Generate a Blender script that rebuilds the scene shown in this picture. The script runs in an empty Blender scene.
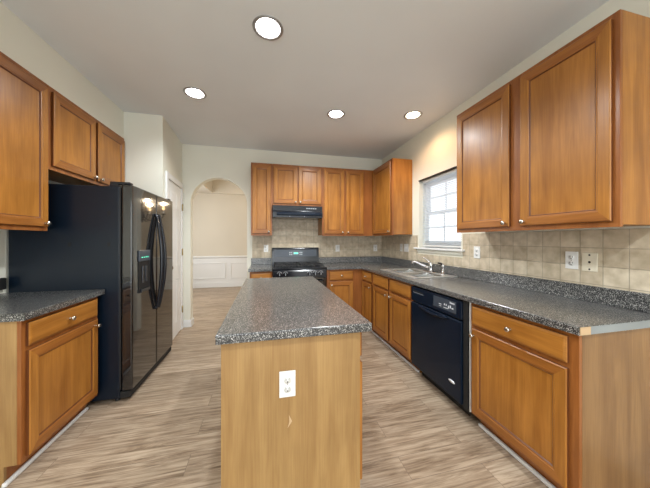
import bpy, bmesh, math, random
from mathutils import Vector, Matrix
random.seed(7)
scn = bpy.context.scene
col = scn.collection
R = math.radians

# ------------------------------------------------------------------ camera
cam = bpy.data.cameras.new('camera')
cam.sensor_width = 36.0
cam.lens = 36.0 * 250.0 / 650.0
cam.shift_y = -4.0 / 650.0
cam.clip_start = 0.02
camo = bpy.data.objects.new('camera', cam)
camo.location = (0, 0, 1.305)
camo.rotation_euler = (R(90), 0, -math.atan(58 / 250))
col.objects.link(camo)
scn.camera = camo
# ------------------------------------------------------------------ world, exposure
world = bpy.data.worlds.new('world')
scn.world = world
world.use_nodes = True
bg = world.node_tree.nodes['Background']
bg.inputs['Color'].default_value = (0.86, 0.93, 1.0, 1)
bg.inputs['Strength'].default_value = 1.25
vs = scn.view_settings
vs.view_transform = 'Standard'
vs.look = 'None'
vs.gamma = 1.0
vs.exposure = 1.0
vs.use_curve_mapping = False
CAN_W = 36.0          # recessed lamps
CHAND_W = 3.0         # each chandelier candle
def area_light(name, loc, rot, sx, sy, w, c):
    l = bpy.data.lights.new(name, 'AREA'); l.shape = 'RECTANGLE'; l.size = sx; l.size_y = sy; l.energy = w; l.color = c
    o = bpy.data.objects.new(name, l); o.location = loc; o.rotation_euler = rot; col.objects.link(o)
# fill light added at an assumed, unseen opening behind the viewpoint
area_light('fill_rear', (0.2, -3.25, 1.25), (R(-90), 0, R(180)), 3.0, 2.1, 24, (0.93, 0.97, 1.0))
# area light added in the dining room for an assumed, unseen window
area_light('fill_dining', (-2.45, 5.9, 1.5), (0, R(-90), 0), 1.6, 1.6, 8, (1.0, 0.97, 0.92))

# ------------------------------------------------------------------ materials
def mat(name, color=(.8, .8, .8), rough=.5, metal=0.0, spec=.5, coat=0.0):
    m = bpy.data.materials.new(name); m.use_nodes = True
    b = m.node_tree.nodes['Principled BSDF']
    b.inputs['Base Color'].default_value = (*color, 1)
    b.inputs['Roughness'].default_value = rough
    b.inputs['Metallic'].default_value = metal
    b.inputs['Specular IOR Level'].default_value = spec
    b.inputs['Coat Weight'].default_value = coat
    b.inputs['Coat Roughness'].default_value = .08
    return m
def nt(m): return m.node_tree, m.node_tree.nodes, m.node_tree.links, m.node_tree.nodes['Principled BSDF']
def ramp(nodes, stops):
    r = nodes.new('ShaderNodeValToRGB'); e = r.color_ramp.elements
    e[0].position = stops[0][0]; e[0].color = (*stops[0][1], 1)
    e[1].position = stops[1][0]; e[1].color = (*stops[1][1], 1)
    for p, c in stops[2:]:
        x = e.new(p); x.color = (*c, 1)
    return r
def mix(nodes, links, kind, fac, a, b):
    m = nodes.new('ShaderNodeMix'); m.data_type = 'RGBA'; m.blend_type = kind
    if isinstance(fac, (int, float)): m.inputs['Factor'].default_value = fac
    else: links.new(fac, m.inputs['Factor'])
    for s, v in (('A', a), ('B', b)):
        sock = [i for i in m.inputs if i.name == s and i.type == 'RGBA'][0]
        if isinstance(v, tuple): sock.default_value = (*v, 1)
        else: links.new(v, sock)
    return [o for o in m.outputs if o.type == 'RGBA'][0]
def paint(name, color, rough=.7, var=.03, bump=.02):
    m = mat(name, color, rough, spec=.3); t, n, l, b = nt(m)
    tc = n.new('ShaderNodeTexCoord'); no = n.new('ShaderNodeTexNoise'); no.inputs['Scale'].default_value = 1.3
    l.new(tc.outputs['Object'], no.inputs['Vector'])
    r = ramp(n, [(.3, tuple(c * (1 - var) for c in color)), (.7, tuple(min(1, c * (1 + var)) for c in color))])
    l.new(no.outputs['Fac'], r.inputs['Fac']); l.new(r.outputs['Color'], b.inputs['Base Color'])
    n2 = n.new('ShaderNodeTexNoise'); n2.inputs['Scale'].default_value = 180
    l.new(tc.outputs['Object'], n2.inputs['Vector'])
    bp = n.new('ShaderNodeBump'); bp.inputs['Strength'].default_value = bump; bp.inputs['Distance'].default_value = .002
    l.new(n2.outputs['Fac'], bp.inputs['Height']); l.new(bp.outputs['Normal'], b.inputs['Normal'])
    return m
def wood(name, dark, light, grain='Z', rough=.36, contrast=1.0, coat=.12):
    m = mat(name, light, rough, spec=.4, coat=coat); t, n, l, b = nt(m)
    b.inputs['Coat Roughness'].default_value = .22
    tc = n.new('ShaderNodeTexCoord'); oi = n.new('ShaderNodeObjectInfo')
    mu = n.new('ShaderNodeMath'); mu.operation = 'MULTIPLY'; mu.inputs[1].default_value = 37.0
    l.new(oi.outputs['Random'], mu.inputs[0])
    ad = n.new('ShaderNodeVectorMath'); ad.operation = 'ADD'
    l.new(tc.outputs['Object'], ad.inputs[0]); l.new(mu.outputs[0], ad.inputs[1])
    mp = n.new('ShaderNodeMapping')
    mp.inputs['Scale'].default_value = {'Z': (9, 9, 1.0), 'X': (1.0, 9, 9)}[grain]
    l.new(ad.outputs[0], mp.inputs['Vector'])
    n1 = n.new('ShaderNodeTexNoise'); n1.inputs['Scale'].default_value = 1.6; n1.inputs['Detail'].default_value = 4; n1.inputs['Distortion'].default_value = .8
    l.new(mp.outputs['Vector'], n1.inputs['Vector'])
    mid = tuple((a + c) / 2 for a, c in zip(dark, light))
    r1 = ramp(n, [(.28, dark), (.5, mid), (.75, light)])
    l.new(n1.outputs['Fac'], r1.inputs['Fac'])
    n2 = n.new('ShaderNodeTexNoise'); n2.inputs['Scale'].default_value = 3.0; n2.inputs['Detail'].default_value = 3
    l.new(ad.outputs[0], n2.inputs['Vector'])
    r2 = ramp(n, [(.3, (.84, .82, .80)), (.7, (1.1, 1.1, 1.1))])
    l.new(n2.outputs['Fac'], r2.inputs['Fac'])
    mp3 = n.new('ShaderNodeMapping'); mp3.inputs['Scale'].default_value = {'Z': (160, 160, 5), 'X': (5, 160, 160)}[grain]
    l.new(ad.outputs[0], mp3.inputs['Vector'])
    n3 = n.new('ShaderNodeTexNoise'); n3.inputs['Scale'].default_value = 1.0; n3.inputs['Detail'].default_value = 2
    l.new(mp3.outputs['Vector'], n3.inputs['Vector'])
    r3 = ramp(n, [(.35, (.90, .88, .86)), (.65, (1.04, 1.04, 1.04))])
    l.new(n3.outputs['Fac'], r3.inputs['Fac'])
    c1 = mix(n, l, 'MULTIPLY', contrast, r1.outputs['Color'], r2.outputs['Color'])
    c2 = mix(n, l, 'MULTIPLY', contrast, c1, r3.outputs['Color'])
    l.new(c2, b.inputs['Base Color'])
    return m
def laminate(name):
    m = mat(name, (.2, .2, .2), .40, spec=.5, coat=1.0); t, n, l, b = nt(m); b.inputs['Coat Roughness'].default_value = .18
    tc = n.new('ShaderNodeTexCoord')
    v1 = n.new('ShaderNodeTexVoronoi'); v1.inputs['Scale'].default_value = 380
    l.new(tc.outputs['Object'], v1.inputs['Vector'])
    sp = n.new('ShaderNodeSeparateColor'); l.new(v1.outputs['Color'], sp.inputs['Color'])
    r1 = ramp(n, [(.0, (.006, .007, .008)), (.45, (.015, .017, .018)), (.62, (.06, .062, .062)), (.82, (.14, .14, .137)), (.95, (.55, .55, .53))])
    l.new(sp.outputs['Red'], r1.inputs['Fac'])
    n2 = n.new('ShaderNodeTexNoise'); n2.inputs['Scale'].default_value = 60; n2.inputs['Detail'].default_value = 3
    l.new(tc.outputs['Object'], n2.inputs['Vector'])
    r2 = ramp(n, [(.35, (.6, .6, .62)), (.65, (1.25, 1.23, 1.2))])
    l.new(n2.outputs['Fac'], r2.inputs['Fac'])
    l.new(mix(n, l, 'MULTIPLY', 1.0, r1.outputs['Color'], r2.outputs['Color']), b.inputs['Base Color'])
    return m
def tile(name, axes):
    m = mat(name, (.5, .42, .3), .42, spec=.4); t, n, l, b = nt(m)
    tc = n.new('ShaderNodeTexCoord'); sx = n.new('ShaderNodeSeparateXYZ'); cx = n.new('ShaderNodeCombineXYZ')
    l.new(tc.outputs['Object'], sx.inputs[0]); l.new(sx.outputs[axes], cx.inputs['X']); l.new(sx.outputs['Z'], cx.inputs['Y'])
    of = n.new('ShaderNodeVectorMath'); of.operation = 'ADD'; of.inputs[1].default_value = (.040, -1.37 + .114 * 20, 0)
    l.new(cx.outputs[0], of.inputs[0])
    br = n.new('ShaderNodeTexBrick'); br.offset = 0.0; br.squash = 1.0
    br.inputs['Scale'].default_value = 1.0; br.inputs['Mortar Size'].default_value = .0028; br.inputs['Mortar Smooth'].default_value = .3
    br.inputs['Brick Width'].default_value = .114; br.inputs['Row Height'].default_value = .114; br.inputs['Bias'].default_value = 0
    br.inputs['Color1'].default_value = (.53, .45, .335, 1); br.inputs['Color2'].default_value = (.64, .56, .435, 1)
    br.inputs['Mortar'].default_value = (.40, .35, .27, 1)
    l.new(of.outputs[0], br.inputs['Vector'])
    no = n.new('ShaderNodeTexNoise'); no.inputs['Scale'].default_value = 16; no.inputs['Detail'].default_value = 5
    l.new(tc.outputs['Object'], no.inputs['Vector'])
    r = ramp(n, [(.3, (.76, .73, .67)), (.7, (1.12, 1.12, 1.12))]); l.new(no.outputs['Fac'], r.inputs['Fac'])
    l.new(mix(n, l, 'MULTIPLY', 1.0, br.outputs['Color'], r.outputs['Color']), b.inputs['Base Color'])
    iv = n.new('ShaderNodeMath'); iv.operation = 'SUBTRACT'; iv.inputs[0].default_value = 1.0; l.new(br.outputs['Fac'], iv.inputs[1])
    bp = n.new('ShaderNodeBump'); bp.inputs['Strength'].default_value = .5; bp.inputs['Distance'].default_value = .002
    l.new(iv.outputs[0], bp.inputs['Height']); l.new(bp.outputs['Normal'], b.inputs['Normal'])
    return m
def floorboards(name):
    m = mat(name, (.4, .3, .2), .38, spec=.4); t, n, l, b = nt(m)
    tc = n.new('ShaderNodeTexCoord')
    br = n.new('ShaderNodeTexBrick'); br.offset = .37; br.inputs['Scale'].default_value = 1.0
    br.inputs['Brick Width'].default_value = 1.22; br.inputs['Row Height'].default_value = .152; br.inputs['Mortar Size'].default_value = .0012
    br.inputs['Color1'].default_value = (.0, .0, .0, 1); br.inputs['Color2'].default_value = (1, 1, 1, 1); br.inputs['Mortar'].default_value = (.2, .2, .2, 1)
    l.new(tc.outputs['Object'], br.inputs['Vector'])
    # per-plank shift of the grain
    sc = n.new('ShaderNodeVectorMath'); sc.operation = 'SCALE'; sc.inputs['Scale'].default_value = 9.0
    l.new(br.outputs['Color'], sc.inputs[0])
    ad = n.new('ShaderNodeVectorMath'); ad.operation = 'ADD'; l.new(tc.outputs['Object'], ad.inputs[0]); l.new(sc.outputs[0], ad.inputs[1])
    mp = n.new('ShaderNodeMapping'); mp.inputs['Scale'].default_value = (1.3, 15, 1); l.new(ad.outputs[0], mp.inputs['Vector'])
    n1 = n.new('ShaderNodeTexNoise'); n1.inputs['Scale'].default_value = 1.5; n1.inputs['Detail'].default_value = 10; n1.inputs['Roughness'].default_value = .72; n1.inputs['Distortion'].default_value = 1.6
    l.new(mp.outputs[0], n1.inputs['Vector'])
    r1 = ramp(n, [(.30, (.17, .115, .072)), (.42, (.33, .24, .165)), (.54, (.47, .365, .265)), (.72, (.57, .465, .35))])
    l.new(n1.outputs['Fac'], r1.inputs['Fac'])
    mp2 = n.new('ShaderNodeMapping'); mp2.inputs['Scale'].default_value = (4.5, 70, 1); l.new(ad.outputs[0], mp2.inputs['Vector'])
    n2 = n.new('ShaderNodeTexNoise'); n2.inputs['Scale'].default_value = 1.0; n2.inputs['Detail'].default_value = 3; l.new(mp2.outputs[0], n2.inputs['Vector'])
    r2 = ramp(n, [(.34, (.66, .62, .58)), (.54, (1.06, 1.06, 1.06))]); l.new(n2.outputs['Fac'], r2.inputs['Fac'])
    c1 = mix(n, l, 'MULTIPLY', 1.0, r1.outputs['Color'], r2.outputs['Color'])
    r3 = ramp(n, [(0, (.86, .85, .84)), (1, (1.07, 1.07, 1.07))]); l.new(br.outputs['Color'], r3.inputs['Fac'])
    c2 = mix(n, l, 'MULTIPLY', 1.0, c1, r3.outputs['Color'])
    c3 = mix(n, l, 'MIX', br.outputs['Fac'], c2, (.17, .12, .085))
    l.new(c3, b.inputs['Base Color'])
    bp = n.new('ShaderNodeBump'); bp.inputs['Strength'].default_value = .12; bp.inputs['Distance'].default_value = .002
    l.new(n2.outputs['Fac'], bp.inputs['Height']); l.new(bp.outputs['Normal'], b.inputs['Normal'])
    return m
def emit(name, color, s):
    m = mat(name, color, .4); b = m.node_tree.nodes['Principled BSDF']
    b.inputs['Emission Color'].default_value = (*color, 1); b.inputs['Emission Strength'].default_value = s
    return m
def glassmat(name):
    m = bpy.data.materials.new(name); m.use_nodes = True; t = m.node_tree; n = t.nodes; l = t.links
    n.clear(); o = n.new('ShaderNodeOutputMaterial'); tr = n.new('ShaderNodeBsdfTransparent'); gl = n.new('ShaderNodeBsdfGlossy'); mx = n.new('ShaderNodeMixShader')
    gl.inputs['Roughness'].default_value = .02; mx.inputs[0].default_value = .06
    l.new(tr.outputs[0], mx.inputs[1]); l.new(gl.outputs[0], mx.inputs[2]); l.new(mx.outputs[0], o.inputs[0])
    return m
def blindmat(name):
    m = bpy.data.materials.new(name); m.use_nodes = True; t = m.node_tree; n = t.nodes; l = t.links
    b = n['Principled BSDF']; b.inputs['Base Color'].default_value = (.82, .85, .88, 1); b.inputs['Roughness'].default_value = .5
    tl = n.new('ShaderNodeBsdfTranslucent'); tl.inputs['Color'].default_value = (.85, .88, .92, 1); mx = n.new('ShaderNodeMixShader'); mx.inputs[0].default_value = .45
    l.new(b.outputs[0], mx.inputs[1]); l.new(tl.outputs[0], mx.inputs[2]); l.new(mx.outputs[0], n['Material Output'].inputs[0])
    return m

M = {}
M['wall'] = paint('wall_paint', (.80, .79, .695))
M['ceil'] = paint('ceiling_paint', (.79, .81, .82), .8)
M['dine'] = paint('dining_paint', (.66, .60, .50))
M['white'] = paint('white_trim_paint', (.80, .80, .79), .4, .01, .0)
M['wood'] = wood('maple_vertical', (.30, .112, .016), (.48, .205, .038))
M['woodh'] = wood('maple_horizontal', (.30, .112, .016), (.48, .205, .038), 'X')
M['frame'] = wood('maple_frame', (.25, .080, .017), (.38, .140, .034))
M['veneer'] = wood('maple_veneer', (.32, .180, .065), (.45, .28, .11), 'Z', .42, .8, .1)
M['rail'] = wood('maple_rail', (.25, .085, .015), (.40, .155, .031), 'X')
M['glaze_shade'] = wood('maple_glaze_and_gap_shade', (.10, .028, .008), (.17, .055, .014))  # recess glaze, plus gap and recess shade painted into the door and drawer edges
M['panel'] = wood('maple_end_panel', (.20, .098, .036), (.31, .17, .066), 'Z', .42, .9, .1)
M['lam'] = laminate('speckled_laminate')
M['tileY'] = tile('tile_side', 'Y')
M['tileX'] = tile('tile_back', 'X')
M['floor'] = floorboards('vinyl_planks')
M['black'] = mat('black_enamel', (.012, .014, .019), .18, spec=.5)
M['blackside'] = mat('black_textured', (.003, .009, .019), .30, spec=.4)
M['gloss'] = mat('black_gloss', (.010, .010, .011), .035, spec=.8, coat=.5)
M['dwblack'] = mat('dishwasher_black', (.002, .008, .020), .30, spec=.25)
M['matte'] = mat('black_matte', (.008, .008, .008), .7)
M['iron'] = mat('cast_iron', (.02, .02, .021), .5)
M['nickel'] = mat('satin_nickel', (.62, .58, .52), .25, 1.0)
M['chrome'] = mat('chrome', (.75, .75, .76), .08, 1.0)
M['steel'] = mat('brushed_steel', (.82, .81, .79), .34, .85)
M['plastic'] = mat('white_plastic', (.80, .80, .78), .35)
M['almond'] = mat('almond_plastic', (.72, .66, .52), .35)
M['slot'] = mat('dark_slot', (.03, .028, .025), .6)
M['chip'] = mat('chipboard', (.55, .38, .22), .8)
M['rawlam'] = paint('raw_edge', (.27, .29, .29), .6, .25)
M['bowl'] = mat('brushed_steel_shaded_bowl', (.50, .50, .49), .26, 1.0)  # same steel darkened, so the bowls carry painted shade and read as deep
M['brass'] = mat('brass', (.45, .34, .16), .3, 1.0)
M['bronze'] = mat('dark_bronze', (.03, .022, .016), .4, .6)
M['silver'] = mat('silver_print', (.75, .77, .8), .35)
M['greyprint'] = mat('grey_print', (.35, .38, .42), .4)
M['panelgrey'] = mat('control_panel_grey', (.045, .058, .078), .3)
M['ring'] = mat('trim_ring_metal', (.42, .42, .43), .3, .8)
M['refl'] = mat('lamp_reflector', (.55, .55, .56), .2, .6)
M['bulb'] = emit('lit_bulb', (1.0, .97, .92), 14)
M['bulbwarm'] = emit('lit_bulb_warm', (1.0, .84, .6), 9)
M['candle'] = emit('lit_candle', (1.0, .62, .30), 3.5)
M['led'] = emit('green_display', (.1, .8, .5), .8)
M['display'] = mat('display_glass', (.03, .05, .06), .1)
M['glass'] = glassmat('window_glass')
M['blind'] = blindmat('blind_slats')

# ------------------------------------------------------------------ mesh helpers
class MB:
    def __init__(self): self.bm = bmesh.new(); self.mats = []
    def mi(self, m):
        m = M[m] if isinstance(m, str) else m
        if m not in self.mats: self.mats.append(m)
        return self.mats.index(m)
    def _merge(self, b, m, smooth=False, mtx=None):
        if mtx is not None: bmesh.ops.transform(b, matrix=mtx, verts=b.verts)
        k = self.mi(m)
        for f in b.faces: f.material_index = k; f.smooth = smooth
        me = bpy.data.meshes.new('tmp'); b.to_mesh(me); b.free(); self.bm.from_mesh(me); bpy.data.meshes.remove(me)
    def box(self, x0, x1, y0, y1, z0, z1, m, bev=0, seg=2, mtx=None):
        b = bmesh.new(); bmesh.ops.create_cube(b, size=1)
        for v in b.verts: v.co = Vector((x0 if v.co.x < 0 else x1, y0 if v.co.y < 0 else y1, z0 if v.co.z < 0 else z1))
        if bev: bmesh.ops.bevel(b, geom=list(b.edges), offset=bev, segments=seg, profile=.5, affect='EDGES')
        self._merge(b, m, False, mtx); return self
    def prism(self, pts, axis, a0, a1, m, bev=0, mtx=None):
        b = bmesh.new()
        def co(p, a): return {'X': (a, p[0], p[1]), 'Y': (p[0], a, p[1]), 'Z': (p[0], p[1], a)}[axis]
        v0 = [b.verts.new(co(p, a0)) for p in pts]; v1 = [b.verts.new(co(p, a1)) for p in pts]
        b.faces.new(v0); b.faces.new(v1[::-1])
        n = len(pts)
        for i in range(n): b.faces.new((v0[i], v1[i], v1[(i + 1) % n], v0[(i + 1) % n]))
        bmesh.ops.recalc_face_normals(b, faces=b.faces)
        if bev: bmesh.ops.bevel(b, geom=list(b.edges), offset=bev, segments=2, profile=.5, affect='EDGES')
        self._merge(b, m, False, mtx); return self
    def lathe(self, prof, m, origin=(0, 0, 0), axis=(0, 0, 1), seg=24, smooth=True):
        b = bmesh.new(); rings = []
        for r, h in prof:
            if r < 1e-6: rings.append([b.verts.new((0, 0, h))])
            else: rings.append([b.verts.new((r * math.cos(2 * math.pi * i / seg), r * math.sin(2 * math.pi * i / seg), h)) for i in range(seg)])
        for a, c in zip(rings, rings[1:]):
            for i in range(seg):
                j = (i + 1) % seg
                if len(a) == 1 and len(c) == 1: continue
                if len(a) == 1: b.faces.new((a[0], c[i], c[j]))
                elif len(c) == 1: b.faces.new((a[i], a[j], c[0]))
                else: b.faces.new((a[i], a[j], c[j], c[i]))
        bmesh.ops.recalc_face_normals(b, faces=b.faces)
        q = Vector((0, 0, 1)).rotation_difference(Vector(axis).normalized()).to_matrix().to_4x4()
        self._merge(b, m, smooth, Matrix.Translation(origin) @ q); return self
    def tube(self, pts, r, m, seg=10, caps=True):
        b = bmesh.new(); pts = [Vector(p) for p in pts]; rings = []
        rr = r if isinstance(r, (list, tuple)) else [r] * len(pts)
        up = Vector((0, 0, 1)); prev = None
        for i, p in enumerate(pts):
            d = (pts[min(i + 1, len(pts) - 1)] - pts[max(i - 1, 0)]).normalized()
            if prev is None:
                a = d.cross(up if abs(d.z) < .9 else Vector((1, 0, 0))).normalized()
            else:
                a = (prev - d * prev.dot(d)).normalized()
            prev = a; c = d.cross(a)
            rings.append([b.verts.new(p + rr[i] * (a * math.cos(2 * math.pi * k / seg) + c * math.sin(2 * math.pi * k / seg))) for k in range(seg)])
        for A, C in zip(rings, rings[1:]):
            for i in range(seg): b.faces.new((A[i], A[(i + 1) % seg], C[(i + 1) % seg], C[i]))
        if caps: b.faces.new(rings[0][::-1]); b.faces.new(rings[-1])
        bmesh.ops.recalc_face_normals(b, faces=b.faces)
        self._merge(b, m, True); return self
    def ringpanel(self, x0, x1, z0, z1, rings, mv, mh, mp=None, gl=()):
        """front panel facing -y built of nested rectangles; rings = [(inset, y), ...] from the back edge in"""
        b = bmesh.new(); kv, kh = self.mi(mv), self.mi(mh); kp = self.mi(mp or mv); kg = self.mi('glaze_shade') if gl else kv; R_ = []
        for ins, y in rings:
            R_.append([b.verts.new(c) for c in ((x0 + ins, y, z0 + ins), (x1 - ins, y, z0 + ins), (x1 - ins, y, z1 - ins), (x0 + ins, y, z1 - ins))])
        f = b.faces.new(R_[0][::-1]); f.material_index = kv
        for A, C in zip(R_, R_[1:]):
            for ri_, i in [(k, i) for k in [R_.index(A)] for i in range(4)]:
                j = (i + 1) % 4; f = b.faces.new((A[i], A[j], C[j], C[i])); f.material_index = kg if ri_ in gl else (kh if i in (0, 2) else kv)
        f = b.faces.new(R_[-1]); f.material_index = kp
        bmesh.ops.recalc_face_normals(b, faces=b.faces)
        me = bpy.data.meshes.new('tmp'); b.to_mesh(me); b.free(); self.bm.from_mesh(me); bpy.data.meshes.remove(me)
        return self
    def build(self, name, parent=None, loc=None, rotz=None):
        me = bpy.data.meshes.new(name); self.bm.to_mesh(me); self.bm.free()
        for m in self.mats: me.materials.append(m)
        o = bpy.data.objects.new(name, me); col.objects.link(o)
        if parent: o.parent = parent
        if loc: o.location = loc
        if rotz: o.rotation_euler = (0, 0, rotz)
        return o
def tag(o, label, cat, group=None):
    o['label'] = label; o['category'] = cat
    if group: o['group'] = group
    return o
def thing(name, label, cat, loc=(0, 0, 0), rotz=0, group=None):
    o = bpy.data.objects.new(name, None); col.objects.link(o); o.location = loc; o.rotation_euler = (0, 0, rotz); o.empty_display_size = .1
    return tag(o, label, cat, group)
def struct(mb, name, parent=None, **k):
    o = mb.build(name, parent, **k)
    if not parent: o['kind'] = 'structure'
    return o

H = 2.743; XL, XR, YB, YR = -1.885, 2.0, 4.125, -3.2
# ------------------------------------------------------------------ lamp positions
CANS = [(.007, 1.739), (-.686, 2.67), (.767, 2.751), (1.636, 2.573), (.80, -.55), (-.75, -.55), (.05, -2.0)]
DX0, DX1, DY1 = -2.6, 2.3, 7.4
# ------------------------------------------------------------------ room shell
struct(MB().box(-3.0, 3.2, -3.4, 7.7, -.12, 0, 'floor'), 'floor')
def ceiling():
    b = bmesh.new()
    outer = [(-3.0, -3.4), (3.2, -3.4), (3.2, YB + .06), (-3.0, YB + .06)]
    vs_ = [b.verts.new((x, y, H)) for x, y in outer]
    es = [b.edges.new((vs_[i], vs_[(i + 1) % 4])) for i in range(4)]
    for cx, cy in CANS:
        c = [b.verts.new((cx + .083 * math.cos(2 * math.pi * i / 32), cy + .083 * math.sin(2 * math.pi * i / 32), H)) for i in range(32)]
        es += [b.edges.new((c[i], c[(i + 1) % 32])) for i in range(32)]
    bmesh.ops.triangle_fill(b, use_beauty=True, use_dissolve=False, edges=es)
    g = bmesh.ops.extrude_face_region(b, geom=list(b.faces))
    for e in g['geom']:
        if isinstance(e, bmesh.types.BMVert): e.co.z += .03
    bmesh.ops.recalc_face_normals(b, faces=b.faces)
    mb = MB(); mb._merge(b, 'ceil'); struct(mb, 'ceiling')
ceiling()
struct(MB().box(XL - .12, XL, YR, YB, 0, H, 'wall'), 'wall_left')
WY0, WY1, WZ0, WZ1 = 2.25, 3.0, 1.205, 2.105
mb = MB()
mb.box(XR, XR + .14, YR, WY0, 0, H, 'wall').box(XR, XR + .14, WY1, YB + .12, 0, H, 'wall').box(XR, XR + .14, WY0, WY1, 0, WZ0, 'wall').box(XR, XR + .14, WY0, WY1, WZ1, H, 'wall')
wr = struct(mb, 'wall_right')
# unseen rear wall, wide opening assumed for the added fill light
mb = MB()
mb.box(XL, -1.3, YR - .12, YR, 0, H, 'wall').box(1.7, XR, YR - .12, YR, 0, H, 'wall').box(-1.3, 1.7, YR - .12, YR, 2.3, H, 'wall')
struct(mb, 'wall_front')
# back wall with the round-headed opening
AX0, AX1 = -1.122, -.306; ACX = (AX0 + AX1) / 2; AR = (AX1 - AX0) / 2; AZ = 2.266 - AR
mb = MB(); b = bmesh.new(); N = 40
cols = [XL - .1] + [ACX - AR * math.cos(math.pi * i / N) for i in range(N + 1)] + [XR]
def arcz(x): return AZ + math.sqrt(max(0, AR * AR - (x - ACX) ** 2))
for y in (YB, YB + .12):
    pass
faces = []
for i in range(len(cols) - 1):
    xa, xb = cols[i], cols[i + 1]
    if i == 0 or i == len(cols) - 2: faces.append([(xa, 0), (xb, 0), (xb, H), (xa, H)] if True else None)
    else: faces.append([(xa, arcz(xa)), (xb, arcz(xb)), (xb, H), (xa, H)])
poly = [(XL - .1, 0), (AX0, 0)] + [(ACX - AR * math.cos(math.pi * i / N), AZ + AR * math.sin(math.pi * i / N)) for i in range(N + 1)] + [(AX1, 0), (XR, 0), (XR, H), (XL - .1, H)]
for q in faces:
    for y in (YB, YB + .12): b.faces.new([b.verts.new((x, y, z)) for x, z in q])
n = len(poly)
for i in range(n):
    (xa, za), (xb, zb) = poly[i], poly[(i + 1) % n]
    if (xa, za) == (xb, zb): continue
    b.faces.new([b.verts.new(c) for c in ((xa, YB, za), (xb, YB, zb), (xb, YB + .12, zb), (xa, YB + .12, za))])
bmesh.ops.remove_doubles(b, verts=b.verts, dist=1e-5); bmesh.ops.recalc_face_normals(b, faces=b.faces)
mb._merge(b, 'wall'); wb = struct(mb, 'wall_back')
# pantry closet and the soffit over the left cabinets
PA, PB, PY = -1.175, -1.235, 3.24
struct(MB().prism([(XL, PY), (PA, PY), (PB, YB), (XL, YB)], 'Z', 0, H, 'wall'), 'wall_pantry')
struct(MB().box(XL, -1.565, YR + .3, PY, 2.441, H, 'wall'), 'wall_soffit')
# tiles, children of their walls
mb = MB().box(XR - .008, XR, .60, WY0 - .03, 1.017, 1.369, 'tileY').box(XR - .008, XR, WY1 + .03, YB, 1.017, 1.369, 'tileY').box(XR - .008, XR, WY0 - .03, WY1 + .03, 1.017, 1.12, 'tileY')
mb.build('backsplash_tile', wr)
mb = MB().box(-.228, .078, YB - .008, YB, 1.017, 1.369, 'tileX').box(.078, .834, YB - .008, YB, .90, 1.64, 'tileX').box(.834, XR - .008, YB - .008, YB, 1.017, 1.369, 'tileX')
mb.build('backsplash_tile', wb)
# baseboards
pang = math.atan2(YB - PY, PB - PA)
mb = MB().prism([(0, 0), (.014, 0), (.014, .075), (.009, .095), (0, .10)], 'Y', AX0 + 0, PB, 'white')
o = struct(MB().prism([(YB, 0), (YB - .016, 0), (YB - .016, .075), (YB - .010, .09), (YB - .006, .105), (YB, .105)], 'X', PB + .02, AX0, 'white').box(AX0, AX0 + .016, YB - .016, YB + .12, 0, .10, 'white', .003), 'baseboard_back')
mb.bm.free()
# pantry door on the slightly splayed closet wall
def pantry_door():
    L = .887; o = bpy.data.objects.new('door_1', None); col.objects.link(o); o['kind'] = 'structure'
    o.location = (PA, PY, 0); o.rotation_euler = (0, 0, pang)
    x0, x1 = .165, .775
    m = MB()
    m.box(x0 - .075, x0 - .003, -.022, 0, 0, 2.055, 'white', .004).box(x1 + .003, x1 + .075, -.022, 0, 0, 2.055, 'white', .004).box(x0 - .075, x1 + .075, -.022, 0, 2.055, 2.13, 'white', .004)
    m.build('door_casing', o)
    m = MB().ringpanel(x0, x1, .01, 2.045, [(0, 0), (0, -.010), (.001, -.011), (.11, -.011)], 'white', 'white')
    xm = (x0 + x1) / 2
    for a, c in ((x0 + .10, xm - .04), (xm + .04, x1 - .10)):
        for z0, z1 in ((.2, .78), (.95, 1.62), (1.72, 1.93)):
            m.ringpanel(a, c, z0, z1, [(0, -.0112), (0, -.0150), (.012, -.0125), (.03, -.0125), (.05, -.017)], 'white', 'white')
    m.build('door_slab', o)
    for z in (.3, 1.13, 1.78):
        MB().box(x1 - .004, x1 + .012, -.030, -.0215, z - .045, z + .045, 'brass').lathe([(0, -.05), (.006, -.05), (.006, .05), (0, .05)], 'brass', (x1 + .002, -.031, z), (0, 0, 1), 10).build('hinge', o)
    MB().lathe([(0, 0), (.026, 0), (.026, .006), (.010, .012), (.010, .02), (.024, .028), (.025, .038), (.016, .046), (0, .048)], 'nickel', (x0 + .032, -.0112, .96), (0, -1, 0)).build('door_handle', o)
pantry_door()
# ------------------------------------------------------------------ dining room beyond the arch
Y0 = YB + .12
struct(MB().box(DX0 - .1, DX1 + .1, DY1, DY1 + .1, 0, 3.1, 'dine'), 'wall_dining_back')
struct(MB().box(DX0 - .1, DX0, Y0, 5.0, 0, 3.1, 'dine').box(DX0 - .1, DX0, 6.8, DY1, 0, 3.1, 'dine').box(DX0 - .1, DX0, 5.0, 6.8, 0, .7, 'dine').box(DX0 - .1, DX0, 5.0, 6.8, 2.3, 3.1, 'dine'), 'wall_dining_left')
struct(MB().box(DX1, DX1 + .1, Y0, DY1, 0, 3.1, 'dine'), 'wall_dining_right')
TZ = 2.575; tx0, tx1, ty0, ty1 = -1.43, 1.5, 4.75, 7.26
mb = MB().box(DX0, tx0, Y0, DY1, TZ, TZ + .05, 'dine').box(tx1, DX1, Y0, DY1, TZ, TZ + .05, 'dine').box(tx0, tx1, Y0, ty0, TZ, TZ + .05, 'dine').box(tx0, tx1, ty1, DY1, TZ, TZ + .05, 'dine')
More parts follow.
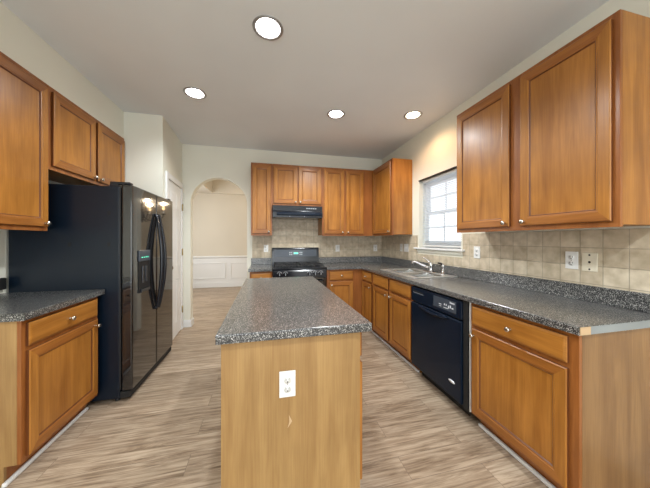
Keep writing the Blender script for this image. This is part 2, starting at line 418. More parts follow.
mb.box(tx0 - .03, tx0, ty0, ty1, TZ + .05, 3.0, 'dine').box(tx1, tx1 + .03, ty0, ty1, TZ + .05, 3.0, 'dine').box(tx0, tx1, ty0 - .03, ty0, TZ + .05, 3.0, 'dine').box(tx0, tx1, ty1, ty1 + .03, TZ + .05, 3.0, 'dine')
mb.box(tx0 - .03, tx1 + .03, ty0 - .03, ty1 + .03, 3.0, 3.05, 'ceil')
struct(mb, 'ceiling_dining')
mb = MB().box(DX0, DX1, DY1 - .006, DY1, 0, .80, 'white').box(DX0, DX1, DY1 - .02, DY1 - .006, 0, .13, 'white', .004).prism([(DY1, .80), (DY1 - .03, .82), (DY1 - .038, .835), (DY1 - .03, .86), (DY1, .865)], 'X', DX0, DX1, 'white')
px = -1.98
while px < 2.0:
    for (a, c, z0, z1) in ((px, px + .86, .24, .265), (px, px + .86, .655, .68), (px, px + .025, .265, .655), (px + .835, px + .86, .265, .655)):
        mb.box(a, c, DY1 - .02, DY1 - .006, z0, z1, 'white', .005)
    px += .99
struct(mb, 'trim_1')
# ------------------------------------------------------------------ window over the sink
def window():
    o = bpy.data.objects.new('window_1', None); col.objects.link(o); o['kind'] = 'structure'
    fx0, fx1 = XR + .085, XR + .135
    m = MB()
    for (a, c, z0, z1) in ((WY0, WY0 + .045, WZ0, WZ1), (WY1 - .045, WY1, WZ0, WZ1), (WY0 + .045, WY1 - .045, WZ0, WZ0 + .045), (WY0 + .045, WY1 - .045, WZ1 - .045, WZ1)):
        m.box(fx0, fx1, a, c, z0, z1, 'plastic', .003)
    m.build('window_frame', o)
    zm = 1.655; ym = (WY0 + WY1) / 2
    for z0, z1, x0 in ((WZ0 + .045, zm + .02, fx0 + .004), (zm - .02, WZ1 - .045, fx0 + .026)):
        m = MB(); a, c = WY0 + .045, WY1 - .045
        m.box(x0, x0 + .02, a, a + .035, z0, z1, 'plastic', .002).box(x0, x0 + .02, c - .035, c, z0, z1, 'plastic', .002).box(x0, x0 + .02, a + .035, c - .035, z0, z0 + .04, 'plastic', .002).box(x0, x0 + .02, a + .035, c - .035, z1 - .04, z1, 'plastic', .002)
        m.box(x0 + .004, x0 + .014, ym - .01, ym + .01, z0 + .04, z1 - .04, 'plastic').box(x0 + .004, x0 + .014, a + .035, c - .035, (z0 + z1) / 2 - .01, (z0 + z1) / 2 + .01, 'plastic')
        s = m.build('sash', o)
        MB().box(x0 + .007, x0 + .011, a + .03, c - .03, z0 + .03, z1 - .03, 'glass').build('pane', s)
    # stool and apron below it
    MB().box(XR - .045, XR + .085, WY0 + .001, WY1 - .001, WZ0 + .001, WZ0 + .002, 'white').box(XR - .05, XR - .0005, WY0 - .06, WY1 + .06, WZ0 - .02, WZ0 + .002, 'white', .005).build('window_sill', o)
    MB().box(XR - .018, XR - .0005, WY0 - .03, WY1 + .03, WZ0 - .060, WZ0 - .021, 'wall', .003).build('window_apron', o)
window()
t = thing('window_blind', 'white horizontal slat blind hanging in the window over the sink', 'blind', (XR + .045, WY0 + .02, WZ1))
w_ = WY1 - WY0 - .04
MB().box(-.02, .022, 0, w_, -.04, -.012, 'plastic', .002).build('head_rail', t)
mb = MB(); z = -.055
while z > -.86:
    mb.box(-.0125, .0125, .002, w_ - .002, -.0006, .0006, 'blind', mtx=Matrix.Translation((0, 0, z)) @ Matrix.Rotation(R(14), 4, 'Y')); z -= .0205
mb.build('slats', t)
MB().box(-.014, .014, .002, w_ - .002, -.883, -.868, 'plastic', .003).build('bottom_rail', t)
for q in (.1, w_ - .1): MB().tube([(-.0145, q, -.04), (-.0145, q, -.868)], .0008, 'plastic', 6).build('ladder_cord', t)
tag(MB().box(XR - .012, XR + .03, WY0 + .001, WY1 - .001, WZ1 - .011, WZ1 - .001, 'bronze').build('head_shadow_strip'), 'thin dark strip standing in for the shadow across the head of the window above the blind', 'strip')  # solid strip drawn where the window head is only in shadow

# ------------------------------------------------------------------ recessed lamps
def can_light(x, y, lab, warm, w):
    t = thing('recessed_ceiling_light', lab, 'ceiling light', (x, y, H), 0, 'recessed ceiling lights')
    MB().lathe([(.080, .0), (.100, .0), (.103, -.003), (.100, -.007), (.088, -.009), (.080, -.004), (.080, .0)], 'ring', seg=40).build('trim_ring', t)
    MB().lathe([(.080, -.003), (.0795, .04), (.070, .085), (.03, .11), (0, .11)], 'refl', seg=32).build('reflector', t)
    MB().lathe([(0, -.016), (.03, -.013), (.046, -.004), (.054, .010), (.053, .03), (.03, .07), (.02, .105), (0, .105)], 'bulbwarm' if warm else 'bulb', seg=28).build('bulb', t)
    l = bpy.data.lights.new('can_lamp', 'SPOT'); l.energy = CAN_W * w; l.spot_size = R(158); l.spot_blend = .55; l.shadow_soft_size = .055
    l.color = (1.0, .60, .34) if warm else (.94, 1.0, 1.03)
    lo = bpy.data.objects.new('can_lamp', l); col.objects.link(lo); lo.location = (x, y, H - .075)
LAB = ['lit recessed ceiling light nearest the viewer, above the island', 'lit recessed ceiling light in front of the black refrigerator', 'white-lit recessed ceiling light ahead of the island, toward the hood',
       'warm yellowish lit recessed ceiling light above the sink by the right wall', 'recessed ceiling light behind the viewpoint on the right', 'recessed ceiling light behind the viewpoint on the left', 'recessed ceiling light near the assumed rear opening']
for i, (x, y) in enumerate(CANS): can_light(x, y, LAB[i], i == 3, (1.15, .42, 1.15, .24, 1, .75, .9)[i])

# ------------------------------------------------------------------ cabinets
def knob(parent, x, z, y=-.02):
    return MB().lathe([(0, 0), (.0085, 0), (.0065, .004), (.0055, .012), (.0075, .015), (.0145, .019), (.0155, .023), (.013, .028), (.006, .0305), (0, .031)], 'nickel', (x, y, z), (0, -1, 0), 18).build('knob', parent)
DOOR = [(0, -.001), (0, -.0155), (.004, -.0195), (.006, -.020), (.050, -.020), (.053, -.0175), (.060, -.0165), (.066, -.010), (.068, -.0095)]
DRW = [(0, -.001), (0, -.0135), (.003, -.0165), (.012, -.0195), (.014, -.020)]
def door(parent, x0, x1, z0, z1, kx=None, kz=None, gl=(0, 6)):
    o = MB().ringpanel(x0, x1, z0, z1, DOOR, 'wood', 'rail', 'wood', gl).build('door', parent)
    if kx is not None: knob(o, kx, kz)
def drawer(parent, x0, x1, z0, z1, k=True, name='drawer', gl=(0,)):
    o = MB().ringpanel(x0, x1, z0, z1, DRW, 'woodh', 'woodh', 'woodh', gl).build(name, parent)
    if k: knob(o, (x0 + x1) / 2, (z0 + z1) / 2)
def wall_cab(label, loc, rot, w, d, h, side='wood'):
    t = thing('wall_cabinet', label, 'cabinet', loc, rot, 'maple wall cabinets')
    MB().box(0, w, .0185, d, 0.012, h, side, .001).build('carcass', t)
    MB().box(0, w, 0, .018, 0, h, 'frame', .0015).build('face_frame', t)
    return t
def base_cab(label, loc, rot, w, d=.61, h=.875, side='wood'):
    t = thing('base_cabinet', label, 'cabinet', loc, rot, 'maple base cabinets')
    m = MB()
    for a, c in ((0, .016), (w - .016, w)):
        m.prism([(.0185, .10), (.075, .10), (.075, 0), (d, 0), (d, h), (.0185, h)], 'X', a, c, side)
    m.box(.0165, w - .0165, .03, d, .10, .115, 'wood').box(.0165, w - .0165, d - .01, d, .115, h - .02, 'wood').box(.0165, w - .0165, .03, .10, h - .02, h, 'wood')
    m.build('carcass', t)
    MB().box(0, w, 0, .018, .10, h, 'frame', .0015).build('face_frame', t)
    MB().box(.0165, w - .0165, .075, .085, 0, .099, 'frame').build('toe_kick', t)
    return t
UZ, UH = 1.37, 1.07
# left wall (front faces +X, local x runs toward the back of the room)
LF = -1.56
ld = LF - XL - .001
t = wall_cab('tall wall cabinet over the left worktop, at the left edge of the photo', (LF, 1.60, UZ), R(90), .635, ld, UH)
door(t, .03, .617, .03, UH - .035, .588, .055)
t = wall_cab('short two-door wall cabinet above the black refrigerator', (LF, 2.237, 1.825), R(90), PY - 2.238, ld, .615)
door(t, .028, .495, .03, .58, .470, .055); door(t, .530, .978, .03, .58, .556, .055)
# back wall
BF = 3.80; bd = YB - .001 - BF
t = wall_cab('narrow single-door wall cabinet between the arch and the range hood', (-.228, BF, UZ), 0, .302, bd, UH)
door(t, .022, .280, .03, UH - .03, .255, .058)
t = wall_cab('short two-door wall cabinet above the black range hood', (.076, BF, 1.822), 0, .759, bd, .618)
door(t, .022, .370, .03, .588, .345, .055); door(t, .392, .737, .03, .588, .418, .055)
t = wall_cab('two-door wall cabinet right of the range hood, up to the corner', (.837, BF, UZ), 0, .846, bd, UH)
door(t, .028, .350, .03, UH - .03, .325, .058); door(t, .386, .680, .03, UH - .03, .412, .058)
# right wall (front faces -X, local x runs toward the viewer)
RF = 1.69; rd = XR - .001 - RF
t = wall_cab('single-door wall cabinet in the far corner, left of the window', (RF, YB - .001, UZ), R(-90), YB - .001 - 3.16, rd, UH)
door(t, .352, .935, .03, UH - .03, .905, .058)
t = wall_cab('large two-door wall cabinet on the right wall, nearest the viewer', (RF, 1.955, UZ), R(-90), 1.087, rd, UH)
door(t, .022, .522, .03, UH - .03, .492, .058); door(t, .600, 1.062, .03, UH - .03, .628, .058)
# base cabinets
t = base_cab('base cabinet left of the photo, beside the black refrigerator', (-1.285, 1.675, 0), R(90), .62, -1.285 - XL - .001, side='veneer')
drawer(t, .025, .594, .725, .852); door(t, .025, .594, .125, .700, .568, .655)
RB = 1.39; rbd = XR - .001 - RB
t = base_cab('base cabinet at the near end of the right-hand run, right of the dishwasher', (RB, 1.470, 0), R(-90), .620, rbd, side='panel')
drawer(t, .022, .582, .725, .852); door(t, .022, .582, .125, .700, .040, .655)
t = base_cab('two-door sink base cabinet on the far side of the dishwasher', (RB, 3.108, 0), R(-90), .925, rbd)
drawer(t, .022, .430, .725, .852, False, 'drawer_front'); drawer(t, .482, .905, .725, .852, False, 'drawer_front')
door(t, .022, .430, .125, .700, .405, .655); door(t, .482, .905, .125, .700, .507, .655)
t = base_cab('narrow base cabinet between sink cabinet and back corner', (RB, 3.512, 0), R(-90), .402, rbd)
drawer(t, .028, .358, .725, .852); door(t, .028, .358, .125, .700, .335, .655)
t = base_cab('base cabinet just right of the range on the back wall', (.842, 3.513, 0), 0, .546, YB - .001 - 3.513)
drawer(t, .040, .395, .725, .852); door(t, .040, .395, .125, .700, .066, .655)
t = base_cab('narrow base cabinet just left of the range, by the arch', (-.228, 3.513, 0), 0, .298, YB - .001 - 3.513)
drawer(t, .022, .276, .725, .852); door(t, .022, .276, .125, .700, .25, .655)
# shoe mouldings at the toe kicks
def shoe(name, x0, x1, y0, y1):
    struct(MB().box(x0, x1, y0, y1, 0, .022, 'white', .006), name)
shoe('baseboard_right', 1.443, 1.4645, .852, 1.468); shoe('baseboard_right', 1.443, 1.4645, 2.186, 3.50); shoe('baseboard_left', -1.3595, -1.338, 1.66, 2.29)

# ------------------------------------------------------------------ worktops
def slab(cells_x, cells_y, skip, z0, z1, bevel_at=None):
    b = bmesh.new(); V = {}
    def v(x, y):
        if (x, y) not in V: V[(x, y)] = b.verts.new((x, y, z0))
        return V[(x, y)]
    for i in range(len(cells_x) - 1):
        for j in range(len(cells_y) - 1):
            if (i, j) in skip: continue
            b.faces.new((v(cells_x[i], cells_y[j]), v(cells_x[i + 1], cells_y[j]), v(cells_x[i + 1], cells_y[j + 1]), v(cells_x[i], cells_y[j + 1])))
    g = bmesh.ops.extrude_face_region(b, geom=list(b.faces))
    for e in g['geom']:
        if isinstance(e, bmesh.types.BMVert): e.co.z = z1
    bmesh.ops.recalc_face_normals(b, faces=b.faces)
    if bevel_at:
        es = [e for e in b.edges if len(e.link_faces) == 2 and abs(e.link_faces[0].normal.dot(e.link_faces[1].normal)) < .3 and bevel_at((e.verts[0].co + e.verts[1].co) / 2, e)]
        bmesh.ops.bevel(b, geom=es, offset=.005, segments=3, profile=.5, affect='EDGES', clamp_overlap=True)
    return b
CZ0, CZ1 = .876, .916
SX0, SX1, SY0, SY1 = 1.475, 1.905, 2.275, 2.985   # sink hole
t = thing('worktop', 'long L-shaped speckled grey worktop holding the sink, along the right and back walls', 'worktop', (0, 0, 0), 0, 'speckled laminate worktops')
mb = MB(); mb._merge(slab([.839, 1.355, SX0, SX1, XR - .001], [.832, SY0, SY1, 3.478, YB - .001], {(0, 0), (0, 1), (0, 2), (2, 1)}, CZ0, CZ1,
    lambda c, e: (abs(c.x - 1.355) < 1e-3 and c.y < 3.478 and abs(e.verts[0].co.z - e.verts[1].co.z) < 1e-4) or (abs(c.y - 3.478) < 1e-3 and c.x < 1.355 and abs(e.verts[0].co.z - e.verts[1].co.z) < 1e-4)), 'lam')
mb.build('worktop_slab', t)
MB().box(XR - .022, XR - .001, .832, YB - .022, CZ1 + .0005, 1.016, 'lam', .003).box(.839, XR - .022, YB - .022, YB - .001, CZ1 + .0005, 1.016, 'lam', .003).build('upstand', t)
e = MB().box(1.363, 1.425, .8285, .8318, CZ0 + .002, CZ1 - .003, 'chip').box(1.4252, XR - .001, .829, .8318, CZ0 + .002, CZ1 - .003, 'rawlam').build('raw_end_strip', t)
e['label'] = 'unfinished grey and tan cut end of the worktop'
t = thing('worktop', 'small speckled worktop piece between the arch and the range', 'worktop', (0, 0, 0), 0, 'speckled laminate worktops')
mb = MB(); mb._merge(slab([-.245, .072], [3.478, YB - .001], set(), CZ0, CZ1, lambda c, e: c.y < 3.48 or c.x < -.244 and False), 'lam'); mb.build('worktop_slab', t)
MB().box(-.245, .072, YB - .022, YB - .001, CZ1 + .0005, 1.016, 'lam', .003).build('upstand', t)
mb = MB(); mb._merge(slab([XL + .001, -1.25], [1.650, 2.322], set(), CZ0, CZ1, lambda c, e: c.x > -1.252 and abs(e.verts[0].co.z - e.verts[1].co.z) < 1e-4), 'lam')
tag(mb.build('worktop'), 'speckled worktop on the left, butting against the refrigerator', 'worktop', 'speckled laminate worktops')
IX0, IX1, IY0, IY1 = -.206, .480, 1.090, 2.645
mb = MB(); mb._merge(slab([IX0, IX1], [IY0, IY1], set(), CZ0, CZ1, lambda c, e: True), 'lam')
tag(mb.build('worktop'), 'rectangular speckled worktop on the central island', 'worktop', 'speckled laminate worktops')

# ------------------------------------------------------------------ island
t = thing('island_cabinet', 'freestanding maple kitchen island base with plain end panel, centre of the room', 'island', (.440, 1.13, 0), R(90))
# local x = world Y (0..1.47), local y = -(world X - .425)
IW, ID = 1.475, .630
e = MB().box(0, .012, .022, ID, 0, .875, 'veneer', .001).build('end_panel', t); e['label'] = 'pale maple veneer end panel with a small torn patch'
MB().box(IW - .012, IW, .0, ID, 0, .875, 'veneer', .001).build('end_panel', t)
MB().box(.0125, IW - .0125, .019, ID, .10, .875, 'veneer').box(.0125, IW - .0125, .08, ID, 0, .0995, 'veneer').build('carcass', t)
MB().box(.0125, IW - .0125, 0, .0185, .10, .875, 'veneer', .001).build('face_frame', t)
for k in range(3):
    a = .03 + k * .477
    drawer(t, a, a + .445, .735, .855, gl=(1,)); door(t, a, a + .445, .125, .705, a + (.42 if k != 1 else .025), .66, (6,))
bx = MB()
bx.prism([(-.30 + .425 - .066, .520), (-.30 + .425 - .080, .490), (-.30 + .425 - .060, .462), (-.30 + .425 - .068, .490)], 'X', -.0012, -.0003, 'chip')
MB_t = bx.build('torn_patch', t); MB_t['label'] = 'small pale torn patch in the veneer'
MB_t.location = (0, .285, 0)

# ------------------------------------------------------------------ refrigerator
FX = -1.066; FY0, FY1 = 2.332, 3.232
t = thing('refrigerator', 'black side-by-side refrigerator with water dispenser on the left wall', 'refrigerator', (FX, FY0, 0), R(90))
FW = FY1 - FY0   # local x 0..FW toward the pantry, local y depth 0..0.77
FD = FX - XL - .02
MB().box(0, FW, .09, FD, .03, 1.735, 'blackside', .004).build('case', t)
for z, y in ((1.52, .16), (1.27, .16), (1.27, .42)):
    MB().box(-.0015, .002, y - .008, y + .012, z - .016, z + .016, 'matte').build('hole_plug', t)
split = .458
f = MB().box(.002, split - .004, 0, .078, .085, 1.755, 'gloss', .012, 4)
fd = f.build('freezer_door', t)
rf = MB().box(split + .004, FW - .002, 0, .078, .085, 1.755, 'gloss', .012, 4).build('refrigerator_door', t)
def handle(parent, x, dx):
    P = []; n_ = 22
    for i in range(n_ + 1):
        s = i / n_; z = .63 + s * .93; k = math.sin(math.pi * s) ** .95
        P.append((x + dx * (1 - k), -.012 - .050 * k, z))
    MB().tube(P, [.010 + .006 * math.sin(math.pi * i / n_) for i in range(n_ + 1)], 'black', 12).lathe([(0, 0), (.016, 0), (.013, .02), (0, .02)], 'black', (x + dx, 0.0, .645), (0, -1, 0)).lathe([(0, 0), (.016, 0), (.013, .02), (0, .02)], 'black', (x + dx, 0.0, 1.545), (0, -1, 0)).build('handle', parent)
handle(fd, split - .040, .010); handle(rf, split + .040, -.010)
# dispenser on the freezer door
dx0, dx1, dz0, dz1 = .095, .300, .85, 1.215
d = MB().box(dx0, dx1, -.010, -.0003, 1.12, dz1, 'panelgrey', .004).box(dx0, dx0 + .02, -.006, -.0003, dz0, 1.13, 'matte', .003).box(dx1 - .02, dx1, -.006, -.0003, dz0, 1.13, 'matte', .003).box(dx0 + .02, dx1 - .02, -.018, -.0003, dz0, dz0 + .03, 'black', .004).box(dx0 + .02, dx1 - .02, -.002, -.0003, dz0 + .03, 1.13, 'matte').build('dispenser', fd)
MB().box(dx0 + .055, dx0 + .085, -.012, -.002, .93, 1.08, 'black', .004).box(dx0 + .115, dx0 + .145, -.012, -.002, .93, 1.08, 'black', .004).build('paddle', d)
for k in range(4): MB().box(dx0 + .04 + k * .036, dx0 + .054 + k * .036, -.0108, -.0098, 1.150, 1.158, 'led').build('indicator', d)
MB().box(.004, FW - .004, .015, .089, .028, .078, 'matte', .003).build('toe_grille', t)
for x in (.04, FW - .04):
    MB().lathe([(0, 0), (.018, 0), (.018, .012), (.009, .015), (.009, .0345), (0, .0345)], 'iron', (x, .12, 0), (0, 0, 1), 14).build('foot', t)
    MB().lathe([(0, 0), (.018, 0), (.018, .0295), (0, .0295)], 'iron', (x, FD - .08, 0), (0, 0, 1), 14).build('foot', t)
for x0, x1 in ((.006, .06), (FW - .06, FW - .006)):
    MB().box(x0, x1, .02, .16, 1.7565, 1.775, 'black', .004).box(x0, x1, .10, .16, 1.7355, 1.757, 'black').build('hinge_cover', t)
MB().box(-.0008, .0008, .0785, .0895, .1, 1.73, 'matte').build('door_gasket', t)

# ------------------------------------------------------------------ dishwasher
t = thing('dishwasher', 'black built-in dishwasher under the worktop beside the sink', 'dishwasher', (1.362, 2.172, 0), R(-90))
DWW = .640
MB().box(.005, DWW - .005, .045, XR - 1.362 - .01, .095, .868, 'blackside').box(.03, DWW - .03, .10, .11, 0, .0945, 'matte').build('tub', t)
MB().box(.0, DWW, .0, .044, .115, .715, 'dwblack', .008, 3).build('door', t)
cp = MB().prism([(0, .0), (DWW, .0), (DWW, .135), (0, .135)], 'Y', .002, .044, 'dwblack', .006).build('control_panel', t, (0, 0, .725))
MB().box(.03, .19, .0005, .0015, .092, .104, 'matte').box(.03, .19, .0003, .0013, .084, .087, 'greyprint').build('vent', cp)
a = MB().box(.33, .59, .0006, .0018, .03, .118, 'panelgrey', .0004).build('button_panel', cp)
for k, (x, z, w, h) in enumerate(((.40, .062, .03, .006), (.40, .048, .03, .004), (.46, .066, .010, .014), (.48, .066, .010, .014), (.455, .046, .05, .005), (.505, .052, .012, .022), (.524, .058, .012, .022), (.543, .056, .02, .010))):
    MB().box(x, x + w, .0001, .0005, z, z + h, 'silver').build('button_mark', a)
m = MB()
for k in range(4): m.box(.525 + k * .013, .534 + k * .013, .0001, .0005, .094, .105 + (.004 if k == 0 else 0), 'silver')
m.build('brand_mark', a)
P = [(DWW * .22 + DWW * .56 * i / 16, -.002 - .016 * math.sin(math.pi * i / 16), .702 - .012 * math.sin(math.pi * i / 16)) for i in range(17)]
MB().tube(P, .011, 'dwblack', 10).build('handle', t)
b_ = MB().lathe([(0, 0), (.022, 0), (.022, .002), (0, .0025)], 'silver', (0, 0, 0), (0, -1, 0), 24).build('badge', t)
b_.location = (.545, -.0004, .235); b_.scale = (1.5, 1, .55)
# dark filler and white strip beside it
tag(MB().box(1.375, 1.39, 1.485, 1.528, .10, .872, 'matte').build('filler_strip'), 'dark gap filler between the dishwasher and white strip', 'filler')
tag(MB().box(1.383, 1.40, 1.4730, 1.4800, .10, .872, 'plastic', .002).build('filler_strip'), 'thin white vertical strip right of the dishwasher', 'filler')

# ------------------------------------------------------------------ range
t = thing('gas_range', 'black freestanding gas range with tall backguard at the back wall', 'range', (.0775, 3.475, 0), 0)
GW, GD = .755, YB - 3.475 - .012
MB().box(.0, GW, .03, GD, .02, .895, 'black', .003).build('body', t)
od = MB().box(.006, GW - .006, .0, .029, .20, .775, 'gloss', .006).build('oven_door', t)
MB().box(.12, GW - .12, -.0015, .0, .32, .62, 'display').build('oven_window', od)
MB().tube([(.06, -.002, .735), (.06, -.045, .735), (.075, -.052, .735), (GW - .075, -.052, .735), (GW - .06, -.045, .735), (GW - .06, -.002, .735)], .011, 'black', 10).build('handle', od)
MB().box(.006, GW - .006, .0, .029, .04, .19, 'black', .006).build('drawer', t)
cp = MB().prism([(.0, .782), (.0, .87), (.02, .895), (.029, .895), (.029, .782)], 'X', .003, GW - .003, 'black').build('control_panel', t)
for x in (.09, .17, .25, GW - .25, GW - .17, GW - .09)[:]:
    if x == .25: continue
    k = MB().lathe([(0, 0), (.024, 0), (.024, .006), (.019, .010), (.017, .026), (0, .027)], 'black', (x, 0.0, .833), (0, -1, 0), 20).box(x - .004, x + .004, -.034, -.024, .815, .851, 'greyprint', .001).build('burner_knob', cp)
for x in (.09, .17, GW - .25, GW - .17, GW - .09):
    m = MB()
    for q in range(7):
        an = math.pi * (.15 + .7 * q / 6); m.box(x + .033 * math.cos(an) - .003, x + .033 * math.cos(an) + .003, -.0012, 0, .833 + .033 * math.sin(an) - .003, .833 + .033 * math.sin(an) + .003, 'silver')
    m.build('dial_marks', cp)
ct = MB().box(-.003, GW + .003, .005, GD - .085, .8955, .918, 'black', .005).build('cooktop', t)
for x in (.19, GW - .19):
    for y in (.17, .42):
        MB().lathe([(0, 0), (.055, 0), (.05, .008), (.038, .008), (.038, .016), (.02, .02), (0, .02)], 'iron', (x, y, .9185), (0, 0, 1), 20).build('burner', ct)
for x0, x1 in ((.035, GW / 2 - .008), (GW / 2 + .008, GW - .035)):
    m = MB(); z0, z1 = .942, .956
    for y in (.05, .295, GD - .125): m.box(x0, x1, y - .006, y + .006, z0, z1, 'iron', .002)
    for x in (x0 + .006, (x0 + x1) / 2, x1 - .006): m.box(x - .006, x + .006, .05, GD - .125, z0, z1, 'iron', .002)
    for x in (x0 + .006, x1 - .006):
        for y in (.05, .295, GD - .125): m.box(x - .006, x + .006, y - .006, y + .006, .9185, z0, 'iron')
    m.build('grate', ct)
bgd = MB().prism([(GD - .084, .8955), (GD - .070, 1.135), (GD - .062, 1.17), (GD - .045, 1.182), (GD, 1.182), (GD, .8955)], 'X', .0, GW, 'black', .003).build('backguard', t)
sl = math.atan2(.014, .2395)
m = MB().box(.04, GW - .04, -.0012, .0006, 1.04 - .8955, 1.15 - .8955, 'panelgrey').build('fascia', bgd, (0, GD - .0845, .8955)); m.rotation_euler = (-sl, 0, 0)
dp = MB().box(.255, .495, -.004, -.0014, .155, .235, 'display', .001).build('display', m)
mm = MB()
for k in range(2):
    for q in range(2): mm.box(.27 + k * .028, .29 + k * .028, -.0052, -.0042, .168 + q * .03, .186 + q * .03, 'greyprint')
for k in range(2):
    for q in range(2): mm.box(.435 + k * .026, .455 + k * .026, -.0052, -.0042, .168 + q * .03, .186 + q * .03, 'greyprint')
mm.box(.335, .42, -.0052, -.0042, .178, .214, 'greyprint').box(.345, .41, -.0060, -.0052, .186, .206, 'led')
mm.build('display_marks', dp)
for x in (.05, GW - .05):
    for y in (.08, GD - .08): MB().lathe([(0, 0), (.02, 0), (.02, .0195), (0, .0195)], 'iron', (x, y, 0), (0, 0, 1), 12).build('foot', t)

# ------------------------------------------------------------------ hood
t = thing('range_hood', 'black under-cabinet range hood above the range', 'range hood', (.079, 3.735, 1.640), 0)
HW, HD = .752, YB - .009 - 3.735
MB().prism([(0, .0), (0, .085), (.025, .10), (.025, .181), (HD, .181), (HD, .0)], 'X', 0, HW, 'black', .003).build('hood_body', t)
MB().prism([(-.006, .03), (-.014, .04), (-.014, .065), (-.004, .08), (.0, .08), (.0, .03)], 'X', .06, HW - .02, 'dwblack', .002).build('front_lip', t)
m = MB()
for k in range(5): m.box(.50 + k * .033, .525 + k * .033, .021, .0245, .135, .150, 'greyprint', .001)
m.build('switch', t)
for x in (.25, .47): MB().lathe([(0, 0), (.006, 0), (.006, .004), (0, .005)], 'greyprint', (x, -.0002, .018), (0, -1, 0), 10).build('screw', t)

# ------------------------------------------------------------------ sink and faucet
t = thing('kitchen_sink', 'double-bowl stainless steel sink set into the right worktop under the window', 'sink', (0, 0, CZ1))
rx0, rx1, ry0, ry1 = 1.445, 1.945, 2.245, 3.015
bowls = [(1.50, 1.84, 2.29, 2.605), (1.50, 1.84, 2.655, 2.97)]
b = bmesh.new()
xs = [rx0, 1.50, 1.84, rx1]; ys = [ry0, 2.29, 2.605, 2.655, 2.97, ry1]
zr = .007; V = {}
def gv(x, y, z):
    k = (round(x, 4), round(y, 4), round(z, 4))
    if k not in V: V[k] = b.verts.new((x, y, z))
    return V[k]
for i in range(3):
    for j in range(5):
        if i == 1 and j in (1, 3): continue
        b.faces.new((gv(xs[i], ys[j], zr), gv(xs[i + 1], ys[j], zr), gv(xs[i + 1], ys[j + 1], zr), gv(xs[i], ys[j + 1], zr)))
edge = [(rx0, ry0), (rx1, ry0), (rx1, ry1), (rx0, ry1)]
for (xa, ya), (xb, yb_) in zip(edge, edge[1:] + edge[:1]):
    ln = [gv(xa, ya, zr), gv(xb, yb_, zr)]
for (x0, x1, y0, y1) in bowls:
    c = [(x0, y0), (x1, y0), (x1, y1), (x0, y1)]; dd = -.19; s = .025
    cc = [(x0 + s, y0 + s), (x1 - s, y0 + s), (x1 - s, y1 - s), (x0 + s, y1 - s)]
    cm = [(x0 + .006, y0 + .006), (x1 - .006, y0 + .006), (x1 - .006, y1 - .006), (x0 + .006, y1 - .006)]
    for k in range(4):
        q = (k + 1) % 4
        b.faces.new((gv(*c[k], zr), gv(*c[q], zr), gv(*cm[q], -.02), gv(*cm[k], -.02)))
        b.faces.new((gv(*cm[k], -.02), gv(*cm[q], -.02), gv(*cc[q], dd + .02), gv(*cc[k], dd + .02)))
    cb = [(x0 + s + .02, y0 + s + .02), (x1 - s - .02, y0 + s + .02), (x1 - s - .02, y1 - s - .02), (x0 + s + .02, y1 - s - .02)]
    for k in range(4):
        q = (k + 1) % 4; b.faces.new((gv(*cc[k], dd + .02), gv(*cc[q], dd + .02), gv(*cb[q], dd), gv(*cb[k], dd)))
    b.faces.new([gv(*p, dd) for p in cb])
bmesh.ops.recalc_face_normals(b, faces=b.faces)
mb = MB(); mb._merge(b, 'bowl'); ks = mb.mi('steel')
for f in mb.bm.faces:
    if f.calc_center_median().z > .005: f.material_index = ks
for (a, c, d_, e_) in ((rx0 - .004, rx0 + .006, ry0 - .004, ry1 + .004), (rx1 - .006, rx1 + .004, ry0 - .004, ry1 + .004), (rx0, rx1, ry0 - .004, ry0 + .006), (rx0, rx1, ry1 - .006, ry1 + .004)):
    mb.box(a, c, d_, e_, .0004, zr + .001, 'steel', .002)
mb.build('basin', t)
for (x0, x1, y0, y1) in bowls:
    MB().lathe([(0, 0), (.042, 0), (.042, .003), (.03, .004), (.025, .001), (0, .001)], 'chrome', ((x0 + x1) / 2, (y0 + y1) / 2, -.1895), (0, 0, 1), 20).build('drain', t)
fz = CZ1 + zr + .0005
t = thing('faucet', 'chrome single-lever faucet on the sink deck', 'faucet', (1.888, 2.60, fz), R(0))
MB().box(-.028, .028, -.125, .125, 0, .012, 'chrome', .006, 3).build('base_plate', t)
MB().lathe([(0, .0115), (.026, .0115), (.024, .03), (.022, .06), (.025, .075), (.025, .10), (.018, .115), (0, .12)], 'chrome', (0, 0, 0), (0, 0, 1), 20).build('body', t)
MB().tube([(-.015, .008, .05), (-.06, .03, .075), (-.115, .06, .102), (-.155, .08, .122), (-.172, .09, .124), (-.180, .094, .112), (-.180, .094, .098)], [.014, .013, .012, .012, .013, .0135, .0135], 'chrome', 12).build('spout', t)
MB().tube([(0, 0, .112), (-.02, .015, .135), (-.055, .04, .165), (-.075, .052, .178)], [.013, .010, .008, .009], 'chrome', 10).build('lever', t)
t = thing('side_sprayer', 'dark-topped chrome side sprayer standing right of the faucet', 'sprayer', (1.888, 2.39, fz))
MB().lathe([(0, 0), (.024, 0), (.022, .012), (.014, .018), (.013, .05), (0, .05)], 'chrome', (0, 0, 0), (0, 0, 1), 18).build('holder', t)
MB().lathe([(0, .0505), (.012, .0505), (.014, .08), (.017, .10), (.012, .118), (0, .12)], 'chrome', (0, 0, 0), (0, 0, 1), 16).tube([(0, 0, .105), (-.02, .01, .122), (-.05, .02, .128)], [.012, .011, .009], 'matte', 10).build('spray_head', t)

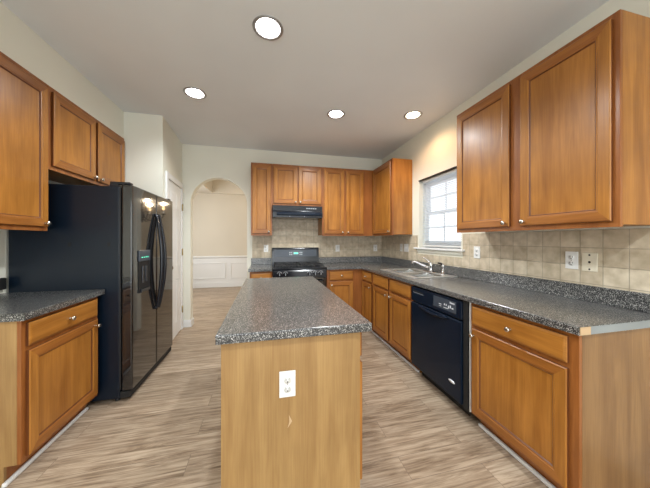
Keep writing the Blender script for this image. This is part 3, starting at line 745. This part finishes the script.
# ------------------------------------------------------------------ outlets
def outlet(label, loc, rot, kind='duplex', m='plastic', w=.072, h=.116):
    t = thing('wall_outlet' if kind != 'switch' else 'light_switch', label, 'outlet' if kind != 'switch' else 'switch', loc, rot, 'wall plates')
    MB().box(-w / 2, w / 2, -.006, 0, -h / 2, h / 2, m, .0022).build('cover_plate', t)
    if kind == 'duplex':
        for z in (.02, -.02):
            r = MB().lathe([(0, 0), (.0165, 0), (.0165, .002), (0, .0022)], m, (0, -.0061, z), (0, -1, 0), 20).build('receptacle', t)
            MB().box(-.008, -.0055, -.0090, -.0082, z - .002, z + .008, 'slot').box(.0055, .008, -.0090, -.0082, z - .002, z + .008, 'slot').lathe([(0, 0), (.003, 0), (.003, .0008), (0, .0008)], 'slot', (0, -.0083, z - .009), (0, -1, 0), 10).build('slots', r)
        MB().lathe([(0, 0), (.003, 0), (0, .0012)], 'nickel', (0, -.0061, 0), (0, -1, 0), 10).build('screw', t)
    elif kind == 'jack':
        for z in (.045, 0, -.045): MB().lathe([(0, 0), (.0055 if z else .007, 0), (0, .0015)], 'slot', (0, -.0061, z), (0, -1, 0), 12).build('jack' if z == 0 else 'screw', t)
    elif kind == 'switch':
        MB().box(-.005, .005, -.016, -.0062, -.012, .010, m, .002).build('toggle', t)
WX = XR - .0085; WYB = YB - .0085
outlet('white duplex outlet on the right tiles, left of the almond jack plate', (WX, 1.258, 1.170), R(-90))
outlet('almond jack plate with dark screws on the right tiles', (WX, 1.162, 1.165), R(-90), 'jack', 'almond', .078, .118)
outlet('white outlet on the right tiles beside the window sill', (WX, 2.035, 1.185), R(-90))
outlet('white switch plate on the tiles left of the window, nearer the sink', (WX, 3.30, 1.190), R(-90), 'switch', 'plastic', .115)
outlet('white outlet on the tiles left of the window, nearer the back corner', (WX, 3.44, 1.190), R(-90))
outlet('white outlet on the back tiles left of the range', (-.015, WYB, 1.170), 0)
outlet('white outlet on the back tiles right of the range', (1.175, WYB, 1.165), 0)
outlet('white outlet on the back tiles close to the right corner', (1.87, WYB, 1.165), 0)
outlet('white duplex outlet on the end panel of the island', (.089, 1.1295, .662), 0)
tag(MB().box(XL + .001, XL + .03, 2.235, 2.312, .945, 1.03, 'matte', .008).build('plug_adaptor'), 'small black plug adaptor on the left wall just above the worktop', 'plug')

# ------------------------------------------------------------------ chandelier in the dining room
cx, cy, cz = .22, 5.5, 1.76
t = thing('chandelier', 'dark bronze chandelier with lit candle bulbs, seen reflected in the refrigerator door', 'chandelier', (cx, cy, 3.0))
D = cz - 3.0; RA = .35
MB().lathe([(0, -.001), (.065, -.001), (.06, -.02), (.02, -.04), (0, -.04)], 'bronze').build('ceiling_rose', t)
MB().tube([(0, 0, -.04), (0, 0, D + .22)], .008, 'bronze', 8).build('stem', t)
MB().lathe([(0, .23), (.012, .22), (.03, .17), (.014, .12), (.04, .05), (.05, .0), (.03, -.05), (.012, -.08), (.02, -.10), (0, -.12)], 'bronze', (0, 0, D)).build('hub', t)
for k in range(5):
    a = 2 * math.pi * k / 5 + .3; ca, sa = math.cos(a), math.sin(a)
    am = MB().tube([(ca * r, sa * r, D + z) for r, z in ((.03, 0), (.09, -.06), (.17, -.085), (RA - .06, -.05), (RA - .01, .01), (RA, .05))], .008, 'bronze', 8).lathe([(0, 0), (.012, 0), (.035, .012), (.038, .02), (0, .02)], 'bronze', (ca * RA, sa * RA, D + .05)).lathe([(0, .02), (.011, .02), (.011, .09), (0, .09)], 'white', (ca * RA, sa * RA, D + .05), seg=12).build('arm', t)
    MB().lathe([(0, 0), (.012, .005), (.022, .03), (.018, .055), (.006, .085), (0, .09)], 'candle', (ca * RA, sa * RA, D + .1405), seg=14).build('bulb', am)
    l = bpy.data.lights.new('candle_lamp', 'POINT'); l.energy = CHAND_W; l.color = (1, .80, .56); l.shadow_soft_size = .03
    lo = bpy.data.objects.new('candle_lamp', l); col.objects.link(lo); lo.location = (cx + ca * RA, cy + sa * RA, cz + .27)
